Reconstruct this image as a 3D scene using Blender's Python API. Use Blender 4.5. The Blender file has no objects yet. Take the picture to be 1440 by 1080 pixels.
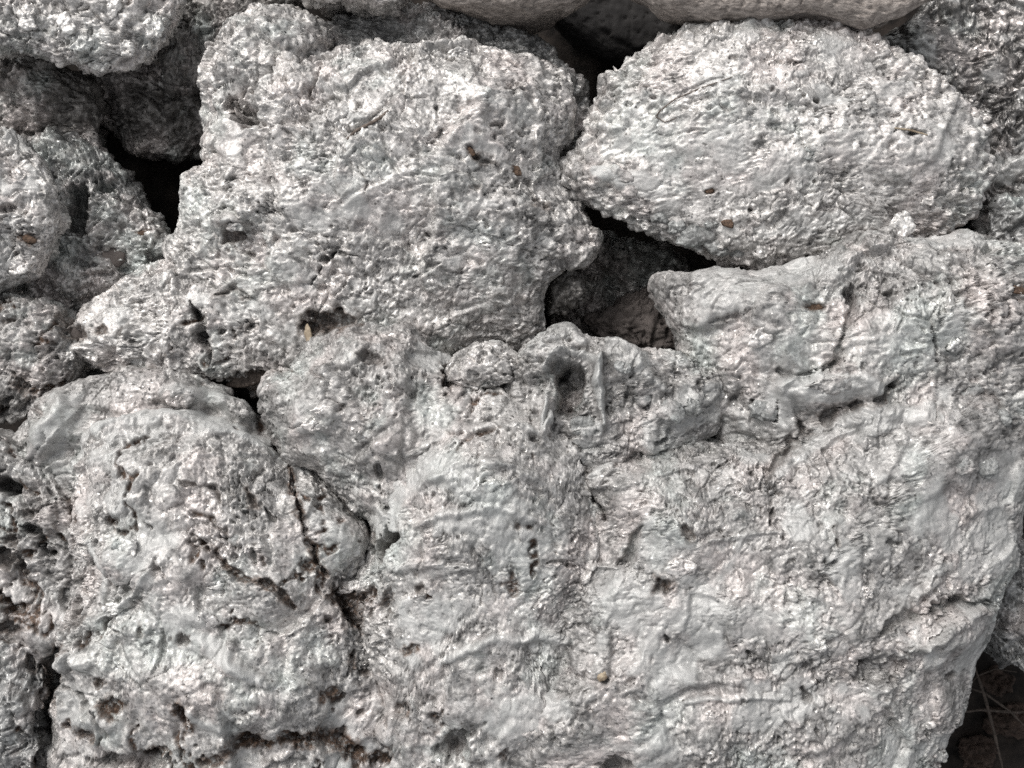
import bpy, math, random
import numpy as np
from mathutils import Vector

random.seed(7)
# ------------------------------------------------------------------ scale
# Layout unit: 1 u = 0.5 mm.  x to the right, y up the picture, z towards the sky.
U = 0.0005
CAM_H = 2000.0            # camera height above the z = 0 level of the heap (1 m)
W, Hh = 1440.0, 1080.0

# ------------------------------------------------------------------ camera, world, sun, exposure
scene = bpy.context.scene
cam_d = bpy.data.cameras.new("camera")
cam = bpy.data.objects.new("camera", cam_d)
scene.collection.objects.link(cam)
cam.location = (0, 0, CAM_H * U)
cam.rotation_euler = (0, 0, 0)
cam_d.sensor_width = 36.0
cam_d.lens = 36.0 * CAM_H / W
cam_d.clip_start = 0.01
cam_d.clip_end = 200.0
scene.camera = cam

SUN_EL = math.radians(46)
SUN_AZ = math.radians(-38)       # from the upper left of the picture (0 = +y)
world = bpy.data.worlds.new("World")
scene.world = world
world.use_nodes = True
wn, wl = world.node_tree.nodes, world.node_tree.links
wn.clear()
wo = wn.new("ShaderNodeOutputWorld")
bg = wn.new("ShaderNodeBackground")
sky = wn.new("ShaderNodeTexSky")
sky.sky_type = 'NISHITA'
sky.sun_disc = False
sky.sun_elevation = SUN_EL
sky.sun_rotation = SUN_AZ
sky.air_density = 1.0
sky.dust_density = 4.0
sky.ozone_density = 1.0
hs = wn.new("ShaderNodeHueSaturation")       # cloud cover: nearly colourless sky
hs.inputs["Saturation"].default_value = 0.12
wl.new(sky.outputs["Color"], hs.inputs["Color"])
wl.new(hs.outputs["Color"], bg.inputs["Color"])
bg.inputs["Strength"].default_value = 0.135
wl.new(bg.outputs["Background"], wo.inputs["Surface"])

sun_d = bpy.data.lights.new("sun", 'SUN')
sun_d.energy = 1.3
sun_d.angle = math.radians(32)
sun_d.color = (1.0, 0.955, 0.90)
sun = bpy.data.objects.new("sun", sun_d)
scene.collection.objects.link(sun)
sdir = Vector((math.sin(SUN_AZ) * math.cos(SUN_EL), math.cos(SUN_AZ) * math.cos(SUN_EL), math.sin(SUN_EL)))
sun.rotation_euler = sdir.to_track_quat('Z', 'Y').to_euler()
sun.location = (0, 0, 5)

vs = scene.view_settings
vs.view_transform = 'Standard'
vs.look = 'None'
vs.exposure = 0.57
vs.gamma = 1.0
vs.use_curve_mapping = False
scene.cycles.max_bounces = 6
scene.cycles.sample_clamp_indirect = 4.0
scene.cycles.use_denoising = False

# ------------------------------------------------------------------ noise (numpy)
F = np.float32
C1, C2, C3 = np.uint32(374761393), np.uint32(668265263), np.uint32(2147483647 - 58)
def _axes(i, seed, lo, hi):
    """hash terms of each lattice axis for the offsets lo..hi"""
    u = i.astype(np.int32).view(np.uint32)
    sx = np.uint32((seed * 974711 + 1013904223) & 0xffffffff)
    bx, by, bz = u[:, 0] * C1 + sx, u[:, 1] * C2, u[:, 2] * C3
    f = lambda base, c: {d: base + np.uint32((d * int(c)) & 0xffffffff) for d in range(lo, hi + 1)}
    return f(bx, C1), f(by, C2), f(bz, C3)
def _mix(h):
    h ^= h >> np.uint32(15); h *= np.uint32(2246822519)
    h ^= h >> np.uint32(13); h *= np.uint32(3266489917)
    h ^= h >> np.uint32(16)
    return h
def _r(h, k=0):
    if k == 0: return (h & np.uint32(1023)).astype(F) * F(1 / 1023)
    if k == 1: return ((h >> np.uint32(10)) & np.uint32(1023)).astype(F) * F(1 / 1023)
    return ((h >> np.uint32(20)) & np.uint32(1023)).astype(F) * F(1 / 1023)

def vnoise(p, seed):                       # value noise, -1..1
    i = np.floor(p).astype(np.int32); f = (p - i).astype(F); f = f * f * f * (f * (f * 6 - 15) + 10)
    out = 0; ax, ay, az = _axes(i, seed, 0, 1)
    for dx in (0, 1):
        wx = f[:, 0] if dx else 1 - f[:, 0]
        for dy in (0, 1):
            wy = f[:, 1] if dy else 1 - f[:, 1]
            for dz in (0, 1):
                wz = f[:, 2] if dz else 1 - f[:, 2]
                out = out + wx * wy * wz * _r(_mix(ax[dx] + ay[dy] + az[dz]))
    return out * 2 - 1

def fbm(p, size, seed, octaves=3, gain=0.5, ridged=False):
    q = (p / F(size)).astype(F); out = np.zeros(len(p), F); a = 1.0; tot = 0
    for o in range(octaves):
        n = vnoise(q, seed + o * 17)
        if ridged: n = 1 - 2 * np.abs(n)
        out += F(a) * n; tot += a; a *= gain; q = q * F(2.07) + F(13.7)
    return out / F(tot)

def cells(p, size, seed, tilt=0.0):
    """returns F1, F2, random per cell, tilted-plane value of the nearest cell"""
    q = (p / F(size)).astype(F)
    i = np.floor(q).astype(np.int32); f = (q - i).astype(F)
    n = len(p)
    f1 = np.full(n, 9, F); f2 = np.full(n, 9, F); hb = np.zeros(n, np.uint32)
    bx = np.zeros(n, F); by = np.zeros(n, F); bz = np.zeros(n, F)
    ax, ay, az = _axes(i, seed, -1, 1)
    for dx in (-1, 0, 1):
        for dy in (-1, 0, 1):
            for dz in (-1, 0, 1):
                h = _mix(ax[dx] + ay[dy] + az[dz])
                vx = _r(h, 0) - (f[:, 0] - F(dx)); vy = _r(h, 1) - (f[:, 1] - F(dy)); vz = _r(h, 2) - (f[:, 2] - F(dz))
                d = vx * vx + vy * vy + vz * vz
                m = d < f1
                f2 = np.where(m, f1, np.minimum(f2, d))
                f1 = np.where(m, d, f1); hb = np.where(m, h, hb)
                bx = np.where(m, vx, bx); by = np.where(m, vy, by); bz = np.where(m, vz, bz)
    h2 = hb * np.uint32(2654435761); h2 ^= h2 >> np.uint32(14); h2 *= np.uint32(2246822519); h2 ^= h2 >> np.uint32(11)
    rnd = _r(h2, 0)
    plane = 0
    if tilt:
        h3 = h2 * np.uint32(3266489917); h3 ^= h3 >> np.uint32(15)
        plane = tilt * (bx * (_r(h3, 0) * 2 - 1) + by * (_r(h3, 1) * 2 - 1) + bz * (_r(h3, 2) * 2 - 1))
    return np.sqrt(f1), np.sqrt(f2), rnd, plane

def sstep(a, b, x):
    t = np.clip((x - a) / (b - a), 0, 1); return t * t * (3 - 2 * t)

# ------------------------------------------------------------------ helpers
def unproj(px, py, z):                      # picture coordinates (1440 x 1080) at height z -> layout x, y
    k = 1 - z / CAM_H
    return (px - W / 2) * k, (Hh / 2 - py) * k
def proj(P):
    k = 1 - P[:, 2] / CAM_H
    return P[:, 0] / k + W / 2, Hh / 2 - P[:, 1] / k

def seg_dist(px, py, pts):
    """distance to a polyline and the position along it 0..1"""
    best = np.full(px.shape, 1e9, F); tt = np.zeros(px.shape, F)
    n = len(pts) - 1
    for k in range(n):
        ax, ay = pts[k]; bx, by = pts[k + 1]
        vx, vy = bx - ax, by - ay; L = vx * vx + vy * vy + 1e-6
        t = np.clip(((px - ax) * vx + (py - ay) * vy) / L, 0, 1)
        d = np.hypot(px - ax - t * vx, py - ay - t * vy)
        m = d < best
        best = np.where(m, d, best); tt = np.where(m, (k + t) / n, tt)
    return best, tt

def mesh_obj(name, V, Q, mat, parent=None, attrs=None, smooth=True, tris=None):
    me = bpy.data.meshes.new(name)
    V = np.ascontiguousarray(V * U, dtype=F)
    loops = [Q.reshape(-1)]; starts = np.arange(len(Q)) * 4; tot = np.full(len(Q), 4)
    if tris is not None and len(tris):
        loops.append(tris.reshape(-1)); base = len(Q) * 4
        starts = np.concatenate([starts, base + np.arange(len(tris)) * 3]); tot = np.concatenate([tot, np.full(len(tris), 3)])
    li = np.concatenate(loops).astype(np.int32)
    me.vertices.add(len(V)); me.vertices.foreach_set("co", V.reshape(-1))
    me.loops.add(len(li)); me.loops.foreach_set("vertex_index", li)
    me.polygons.add(len(starts)); me.polygons.foreach_set("loop_start", starts.astype(np.int32))
    try: me.polygons.foreach_set("loop_total", tot.astype(np.int32))
    except Exception: pass
    me.polygons.foreach_set("use_smooth", np.full(len(starts), smooth))
    for k, a in (attrs or {}).items():
        at = me.attributes.new(k, 'FLOAT', 'POINT'); at.data.foreach_set("value", np.ascontiguousarray(a, dtype=F))
    me.update(calc_edges=True); me.validate()
    me.materials.append(mat)
    o = bpy.data.objects.new(name, me); scene.collection.objects.link(o)
    if parent: o.parent = parent
    return o

def tag(o, label, cat, group=None):
    o["label"] = label; o["category"] = cat
    if group: o["group"] = group
    return o

# ------------------------------------------------------------------ materials
def crust_mat(name, light, dark, metallic=0.6, rough=(0.28, 0.5), pink=(0.57, 0.515, 0.495), green=(0.465, 0.51, 0.49), bump=0.35, darkspots=0.0):
    m = bpy.data.materials.new(name); m.use_nodes = True
    n, l = m.node_tree.nodes, m.node_tree.links
    b = n["Principled BSDF"]
    tc = n.new("ShaderNodeTexCoord")
    def noise(size, detail=4, rgh=0.6):
        t = n.new("ShaderNodeTexNoise"); t.inputs["Scale"].default_value = 1 / (size * U)
        t.inputs["Detail"].default_value = detail; t.inputs["Roughness"].default_value = rgh
        l.new(tc.outputs["Object"], t.inputs["Vector"]); return t.outputs["Fac"]
    def ramp(src, a, c, lo=0.0, hi=1.0):
        r = n.new("ShaderNodeMapRange"); r.inputs["From Min"].default_value = a; r.inputs["From Max"].default_value = c
        r.inputs["To Min"].default_value = lo; r.inputs["To Max"].default_value = hi; r.clamp = True
        l.new(src, r.inputs["Value"]); return r.outputs["Result"]
    def mix(fac, A, B):
        x = n.new("ShaderNodeMix"); x.data_type = 'RGBA'
        l.new(fac, x.inputs["Factor"])
        for s, v in ((x.inputs["A"], A), (x.inputs["B"], B)):
            if isinstance(v, tuple): s.default_value = (*v, 1)
            else: l.new(v, s)
        return x.outputs["Result"]
    def attr(k):
        a = n.new("ShaderNodeAttribute"); a.attribute_name = k; return a.outputs["Fac"]
    def math_(op, a, c):
        x = n.new("ShaderNodeMath"); x.operation = op
        for s, v in ((x.inputs[0], a), (x.inputs[1], c)):
            if isinstance(v, (int, float)): s.default_value = v
            else: l.new(v, s)
        return x.outputs[0]
    col = mix(ramp(noise(24, 6, 0.72), 0.38, 0.60), dark, light)
    col = mix(ramp(noise(90, 3), 0.48, 0.66, 0, 0.55), col, pink)
    col = mix(ramp(noise(110, 4), 0.52, 0.68, 0, 0.5), col, green)
    # mineral specks, dark, crisp
    vor = n.new("ShaderNodeTexVoronoi"); vor.inputs["Scale"].default_value = 1 / (9 * U)
    l.new(tc.outputs["Object"], vor.inputs["Vector"])
    speck = math_('MULTIPLY', ramp(vor.outputs["Distance"], 0.16, 0.26, 1, 0), ramp(noise(35, 2), 0.52, 0.60))
    col = mix(math_('MULTIPLY', speck, 0.75), col, (0.05, 0.045, 0.04))
    # flakes: every grain of the crust has its own brightness
    v2 = n.new("ShaderNodeTexVoronoi"); v2.inputs["Scale"].default_value = 1 / (3.4 * U)
    l.new(tc.outputs["Object"], v2.inputs["Vector"])
    sep = n.new("ShaderNodeSeparateColor"); l.new(v2.outputs["Color"], sep.inputs["Color"])
    fl = ramp(sep.outputs["Red"], 0.0, 1.0, 0.70, 1.22)
    vm = n.new("ShaderNodeVectorMath"); vm.operation = 'SCALE'; l.new(col, vm.inputs[0]); l.new(fl, vm.inputs["Scale"]); col = vm.outputs["Vector"]
    if darkspots:
        col = mix(ramp(noise(16, 4, .7), 0.5, 0.62, darkspots, 0), col, (0.03, 0.028, 0.027))
    # pale smooth coat, rust, then black dirt and painted shade in cracks and pits
    col = mix(attr("coat"), col, (0.39, 0.393, 0.385))
    rn = noise(6, 4, 0.7)
    rust = math_('MULTIPLY', attr("rust"), ramp(noise(11, 4, 0.7), 0.36, 0.5))
    col = mix(rust, col, mix(ramp(rn, 0.4, 0.62), (0.024, 0.017, 0.013), (0.11, 0.070, 0.048)))
    dirt_shade = math_('MULTIPLY', attr("dirt_shade"), ramp(noise(14, 4, 0.7), 0.3, 0.5, 0.4, 1.0))
    col = mix(dirt_shade, col, (0.035, 0.032, 0.030))
    l.new(col, b.inputs["Base Color"])
    not_dirt_shade = math_('SUBTRACT', 1.0, math_('MAXIMUM', rust, dirt_shade))
    met = math_('MULTIPLY', ramp(noise(30, 4, .7), 0.34, 0.60, metallic * 0.55, min(1.0, metallic * 1.35)), not_dirt_shade)
    met = math_('MULTIPLY', met, math_('SUBTRACT', 1.0, math_('MULTIPLY', attr("coat"), 0.6)))
    gl = math_('MULTIPLY', math_('GREATER_THAN', sep.outputs["Green"], 0.93), ramp(noise(26, 3, .7), 0.42, 0.54))
    gl = math_('MULTIPLY', math_('MULTIPLY', gl, not_dirt_shade), math_('SUBTRACT', 1.0, attr("coat")))
    met = math_('MAXIMUM', met, math_('MULTIPLY', gl, 0.95))
    l.new(met, b.inputs["Metallic"])
    rg = ramp(sep.outputs["Green"], 0.0, 1.0, rough[1], rough[0])
    rg = math_('SUBTRACT', rg, math_('MULTIPLY', gl, 0.12))
    l.new(math_('MAXIMUM', rg, math_('MULTIPLY', math_('MAXIMUM', rust, attr("coat")), 0.66)), b.inputs["Roughness"])
    # fine relief below the size of the modelled grains
    b.inputs["Specular IOR Level"].default_value = 0.38
    bm = n.new("ShaderNodeBump"); bm.inputs["Strength"].default_value = bump; bm.inputs["Distance"].default_value = 1.6 * U
    hgt = math_('ADD', noise(3.2, 4, 0.65), math_('MULTIPLY', sep.outputs["Blue"], 0.5))
    l.new(hgt, bm.inputs["Height"]); l.new(bm.outputs["Normal"], b.inputs["Normal"])
    return m

def plain_mat(name, c1, c2, size=10, rough=0.7, metallic=0.0, bump=0.3, stretch=None, bsize=None):
    m = bpy.data.materials.new(name); m.use_nodes = True
    n, l = m.node_tree.nodes, m.node_tree.links
    b = n["Principled BSDF"]; tc = n.new("ShaderNodeTexCoord")
    src = tc.outputs["Object"]
    if stretch:
        mp = n.new("ShaderNodeMapping"); mp.inputs["Scale"].default_value = stretch; l.new(src, mp.inputs["Vector"]); src = mp.outputs["Vector"]
    t = n.new("ShaderNodeTexNoise"); t.inputs["Scale"].default_value = 1 / (size * U); t.inputs["Detail"].default_value = 6; t.inputs["Roughness"].default_value = .65
    l.new(src, t.inputs["Vector"])
    r = n.new("ShaderNodeValToRGB"); r.color_ramp.elements[0].position = .36; r.color_ramp.elements[1].position = .66
    r.color_ramp.elements[0].color = (*c1, 1); r.color_ramp.elements[1].color = (*c2, 1)
    l.new(t.outputs["Fac"], r.inputs["Fac"]); l.new(r.outputs["Color"], b.inputs["Base Color"])
    b.inputs["Roughness"].default_value = rough; b.inputs["Metallic"].default_value = metallic; b.inputs["Specular IOR Level"].default_value = 0.25
    t2 = n.new("ShaderNodeTexNoise"); t2.inputs["Scale"].default_value = 1 / ((bsize or size * .4) * U); t2.inputs["Detail"].default_value = 5
    l.new(src, t2.inputs["Vector"])
    bm = n.new("ShaderNodeBump"); bm.inputs["Strength"].default_value = bump; bm.inputs["Distance"].default_value = 2 * U
    l.new(t2.outputs["Fac"], bm.inputs["Height"]); l.new(bm.outputs["Normal"], b.inputs["Normal"])
    return m

M_SILVER = crust_mat("silver_crust", (0.60, 0.58, 0.56), (0.19, 0.185, 0.18), metallic=0.27, rough=(0.38, 0.56), bump=0.38)
M_FROTH = crust_mat("silver_froth", (0.385, 0.374, 0.363), (0.135, 0.131, 0.127), metallic=0.25, rough=(0.40, 0.58), bump=0.34)
M_PALE = crust_mat("pale_froth", (0.48, 0.467, 0.452), (0.16, 0.156, 0.152), metallic=0.26, rough=(0.40, 0.58), bump=0.34)
M_GREY = crust_mat("grey_crust", (0.30, 0.30, 0.295), (0.10, 0.10, 0.10), metallic=0.3)
M_SHADE = crust_mat("shaded_crust", (0.21, 0.20, 0.19), (0.07, 0.066, 0.062), metallic=0.3)  # darker copy of the crust, shade of the deep gaps put into its colour
M_DARK = crust_mat("dark_crust", (0.40, 0.39, 0.38), (0.11, 0.105, 0.10), metallic=0.5, rough=(0.26, 0.5), darkspots=0.7)
M_STONE = plain_mat("pinkish_stone", (0.13, 0.113, 0.102), (0.37, 0.33, 0.30), 7, 0.8, bump=1.0, stretch=(0.6, 1, 1), bsize=3.2)
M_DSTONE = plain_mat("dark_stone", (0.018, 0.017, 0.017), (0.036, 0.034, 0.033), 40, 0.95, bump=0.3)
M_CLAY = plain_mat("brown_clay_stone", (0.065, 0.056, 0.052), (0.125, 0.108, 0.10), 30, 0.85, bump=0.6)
M_SOIL = plain_mat("dark_soil", (0.006, 0.005, 0.0045), (0.024, 0.019, 0.016), 30, 0.95, bump=0.8)
M_RUST = plain_mat("rusty_chip", (0.04, 0.027, 0.02), (0.13, 0.086, 0.06), 6, 0.85, bump=0.8)
M_STRAW = plain_mat("dry_straw", (0.16, 0.125, 0.09), (0.36, 0.30, 0.22), 10, 0.7)
M_TWIG = plain_mat("dark_twig", (0.045, 0.035, 0.03), (0.16, 0.13, 0.11), 8, 0.7)
M_STALK = plain_mat("dead_stalk", (0.028, 0.022, 0.018), (0.07, 0.056, 0.047), 12, 0.8)
M_NODULE = crust_mat("nodule_grey", (0.28, 0.285, 0.28), (0.14, 0.143, 0.14), metallic=0.15, rough=(0.45, 0.7), bump=0.4)

# ------------------------------------------------------------------ traced surface features (picture coordinates)
# cracks: points, width, depth, rust 0..1, black dirt and painted shade 0..1
CRACKS = [
    ([(345,150),(372,132),(405,108),(440,92),(468,82)], 5, 9, 0, .1),
    ([(330,150),(352,162),(372,180)], 11, 22, 0, .6),
    ([(455,95),(448,120),(440,145)], 4, 7, .2, .2),
    ([(490,192),(505,180),(525,172),(545,158)], 3, 5, 0, .5),
    ([(500,235),(520,262),(515,275)], 2.5, 4, 0, .3),
    ([(615,150),(622,185),(610,205)], 3, 5, 0, .4),
    ([(660,212),(675,228),(700,232)], 3.5, 6, .4, .3),
    ([(575,275),(600,290),(640,292)], 2.5, 4, 0, .3),
    ([(435,400),(452,372),(470,358),(500,355)], 4, 8, 0, .5),
    ([(585,388),(605,372),(620,368)], 3, 6, 0, .4),
    ([(265,425),(278,445),(290,450),(282,470),(292,490),(298,515)], 6, 12, .2, .5),
    ([(330,455),(345,452),(358,462)], 5, 10, 0, .6),
    ([(300,415),(330,405),(345,420)], 4, 6, .5, .2),
    ([(690,180),(705,175)], 3, 5, .2, .5),
    ([(750,283),(765,290),(772,287)], 5, 6, .6, .5),
    # lump C
    ([(1200,312),(1190,298),(1182,288)], 2.5, 4, 0, .5),
    ([(1240,290),(1255,305),(1268,312)], 3, 5, 0, .4),
    ([(1245,282),(1258,300),(1262,312)], 2, 4, 0, .5),
    ([(1330,225),(1342,245)], 2.5, 4, 0, .5),
    ([(925,160),(945,140),(985,125),(1015,112)], 1.8, 3, 0, .3),
    ([(905,180),(935,192),(985,190)], 2, 3, 0, .3),
    ([(1252,190),(1262,178),(1268,192),(1300,196)], 3, 4, 0, .3),
    # lump K
    ([(1200,380),(1202,410),(1200,440),(1188,470),(1172,505),(1165,525)], 6, 9, 0, .3),
    ([(1215,395),(1240,412),(1265,418)], 5, 8, 0, .3),
    ([(1355,375),(1370,395),(1380,420),(1386,445)], 4.5, 7, 0, .4),
    ([(985,455),(1015,450),(1045,445),(1062,436)], 2.5, 4, 0, .1),
    ([(1095,520),(1115,532),(1165,515),(1180,505)], 5, 8, 0, .3),
    ([(1305,465),(1312,495),(1318,508)], 3, 7, 0, .4),
    ([(1085,660),(1105,640),(1120,615),(1145,592),(1190,572),(1240,560),(1250,545)], 8, 9, .35, .25),
    ([(1060,565),(1072,580),(1090,590),(1096,560)], 3, 7, 0, .5),
    # centre
    ([(802,628),(815,648),(830,672),(832,700),(848,722),(852,735)], 4, 10, .3, .4),
    ([(870,800),(885,775),(893,752),(905,738)], 4, 9, 0, .4),
    ([(760,792),(785,788),(812,796),(828,792)], 3, 6, 0, .3),
    ([(925,815),(934,828)], 9, 11, .8, .5),
    ([(963,742),(975,758)], 5, 7, .6, .3),
    ([(1155,785),(1162,800),(1172,790)], 3, 6, 0, .4),
    ([(1170,742),(1175,760)], 4, 8, .3, .4),
    ([(1085,718),(1086,735)], 5, 9, 0, .4),
    ([(1150,690),(1165,700)], 5, 9, 0, .4),
    ([(1245,762),(1262,764)], 4, 6, 0, .4),
    ([(935,895),(940,905)], 5, 9, 0, .5),
    ([(1235,890),(1262,872),(1300,862),(1335,848),(1352,842)], 7, 9, .1, .3),
    ([(1290,900),(1320,870),(1360,850),(1395,850)], 5, 9, 0, .2),
    ([(1130,970),(1140,985)], 5, 9, .2, .5),
    ([(780,968),(790,975),(812,972)], 3, 5, 0, .4),
    ([(700,940),(704,955),(710,950)], 4, 8, 0, .5),
    ([(790,615),(812,635)], 4, 8, .2, .4),
    ([(600,740),(596,775),(588,800)], 2, 3, 0, 0),
    # lump N
    ([(404,640),(410,668),(412,695),(422,725),(425,750),(440,770),(452,795),(460,808)], 4.5, 10, .9, .3),
    ([(345,690),(352,705),(360,718)], 4, 8, .7, .4),
    ([(255,680),(275,685),(300,692),(310,705)], 3, 7, .3, .4),
    ([(290,772),(305,782),(325,798),(340,812),(360,815),(385,820),(400,838),(412,850)], 5, 10, .9, .3),
    ([(370,715),(385,730),(390,728)], 4, 8, .1, .4),
    ([(312,755),(330,770)], 4, 8, .2, .4),
    ([(358,770),(360,790)], 4, 8, .1, .5),
    ([(205,735),(215,745)], 4, 8, .1, .5),
    ([(215,800),(228,800)], 5, 9, .0, .4),
    ([(118,805),(95,830),(120,868)], 5, 11, 0, .5),
    ([(150,872),(165,850),(190,842),(205,828)], 5, 6, 0, 0),
    ([(505,725),(518,745),(525,760)], 5, 8, .5, .3),
    ([(485,700),(505,745)], 3, 5, .4, .3),
    ([(375,890),(400,895),(410,890)], 3, 5, 0, .4),
    ([(230,880),(232,905),(218,945)], 4, 4, .15, .1),
    ([(550,735),(542,700),(530,650)], 4, 9, 0, .3),
    ([(322,1054),(345,1040),(372,1046),(400,1030),(428,1042),(455,1034),(478,1046),(500,1058)], 9, 9, 1, .2),
    ([(250,990),(262,1006),(268,1026)], 7, 8, 1, .2), ([(478,838),(490,850),(498,872),(508,884)], 9, 12, .9, .3),
    # lower left
    ([(28,738),(48,752),(58,770),(75,778)], 9, 20, 0, .8),
    ([(2,775),(15,790)], 8, 16, .4, .6),
    ([(85,905),(72,930),(70,965),(78,985)], 8, 16, .5, .5),
    ([(78,985),(60,1005),(62,1040),(58,1070)], 9, 20, .1, .8),
    ([(90,965),(115,980),(128,1000),(140,1005)], 5, 10, .2, .5),
    ([(140,1005),(150,1030),(138,1050)], 4, 8, .2, .4),
    ([(0,830),(15,850)], 7, 14, 0, .5),
    ([(185,590),(178,610)], 4, 9, 0, .5),
    ([(60,545),(50,570),(65,590)], 4, 8, .1, .4),
]
# pits / hollows: x, y, rx, ry, angle, depth, rust, black dirt and painted shade
PITS = [
    (30,790,8,20,-20,16,.5,.6), (95,845,7,16,-30,14,.2,.6), (112,868,9,12,0,14,.3,.6), (22,855,18,7,0,14,.8,.4), (70,965,9,26,10,20,.7,.6),
    (90,910,14,8,0,14,.8,.5), (62,1050,9,24,0,20,.3,.8), (15,760,12,8,30,14,.5,.5), (120,1035,14,9,20,10,.8,.4), (215,1060,24,8,-10,10,.9,.4), (300,1066,20,8,5,10,.9,.4), (140,960,10,7,0,9,.8,.3),
    (345,172,18,11,20,22,0,.6), (108,288,17,46,8,38,.1,.6), (150,262,20,10,30,14,.1,.3), (326,330,22,12,-25,16,.5,.25), (352,312,26,14,-20,8,0,0),
    (274,439,9,8,0,18,.1,.8), (284,476,11,8,0,18,0,.8), (350,461,8,6,0,14,0,.8), (311,467,5,4,0,9,0,.6),
    (455,362,7,4,-20,9,0,.8), (462,455,36,15,-8,16,.8,.35), (503,155,7,6,0,7,0,.7),
    (1142,146,5,4,30,9,.1,.9), (1277,192,5.5,4.5,0,10,.1,.9), (1128,135,2.5,2.5,0,5,0,.8), (1049,128,2.5,2,0,5,0,.8), (1017,108,2.5,2,0,4,0,.8),
    (1182,268,4,2.5,0,5,0,.6), (1058,295,4,3,0,6,0,.8), (915,92,9,3,0,6,.2,.5), (1083,182,10,5,0,4,0,.2), (1032,85,8,4,0,5,.3,.2),
    (998,268,7,4,0,6,.7,.4), (1150,190,6,3,0,4,0,.4), (1207,210,8,4,20,4,0,.2),
    (798,548,27,40,-8,46,0,.3), (788,522,14,14,0,22,0,.4), (744,620,6,5,0,10,0,.6), (484,574,9,5,-35,10,0,.8), (525,508,22,9,10,12,.3,.5),
    (628,530,9,20,5,18,.6,.5), (822,590,10,8,0,10,0,.3),
    (1230,942,34,17,-15,13,0,.15), (1212,930,14,5,-30,9,0,.35), (1335,952,7,6,0,10,0,.6), (852,953,7,6,0,9,.2,.6),
    (540,766,26,15,-50,48,.2,.6), (488,845,24,18,20,16,.9,.5), (500,870,10,14,-30,16,.5,.6), (460,868,8,6,0,8,.5,.3), (545,843,8,14,10,8,.6,.4), (592,828,8,9,0,8,.5,.2), (515,838,10,8,0,9,.9,.5),
    (160,994,16,16,20,12,1,.3), (262,1004,10,16,-20,10,1,.25), (95,1020,8,7,0,12,.8,.6), (345,1044,17,12,30,10,1,.25),
    (420,1036,26,9,-15,9,1,.3), (500,1060,12,16,0,9,1,.3), (534,1066,13,10,0,9,1,.3), (480,1040,8,16,0,6,.7,.2),
    (575,912,9,7,-30,6,.9,.1), (497,930,6,10,0,8,.8,.3), (516,945,7,5,0,6,.6,.3), (508,1000,4,5,0,5,.7,.1), (255,897,9,10,-30,9,.5,.5), (200,885,5,8,0,6,.5,.3), (148,880,4,4,0,6,0,.6),
    (12,682,26,16,15,40,.2,.8), (40,720,16,6,0,10,.4,.3), (10,882,24,10,0,14,.6,.4), (45,930,12,12,0,14,.5,.3), (135,785,5,7,0,8,0,.3),
    (640,1052,26,20,-20,26,0,.7), (660,1030,24,10,-15,12,0,.3), (190,1072,60,14,0,20,.2,.6), (868,1080,22,16,0,28,0,.8), (560,1005,10,8,0,6,.4,.3),
    (1141,433,14,7,0,4,.75,.1), (1430,408,8,6,0,3,.9,0), (1265,412,8,4,0,5,0,.2), (1195,420,9,16,0,12,0,.5), (930,620,6,10,20,12,0,.4), (905,640,4,5,0,8,0,.5),
    (1360,552,22,12,-15,7,0,.12), (1030,560,8,5,0,6,0,.3),
    (725,241,8,4,20,3,.7,.1), (665,218,8,5,20,4,.8,.2), (670,265,9,4,0,3,.5,.1), (38,337,16,7,10,3,.8,.1), (5,290,10,8,0,10,0,.6), (200,328,9,3,0,2,.9,0),
    (105,470,14,10,0,9,.7,.3), (140,465,12,8,0,7,.8,.3), (90,450,12,9,0,8,.5,.3), (30,545,18,14,10,9,.6,.5), (5,585,12,26,0,16,.1,.7),
    (352,530,36,10,-8,12,.8,.5),
]
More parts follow.
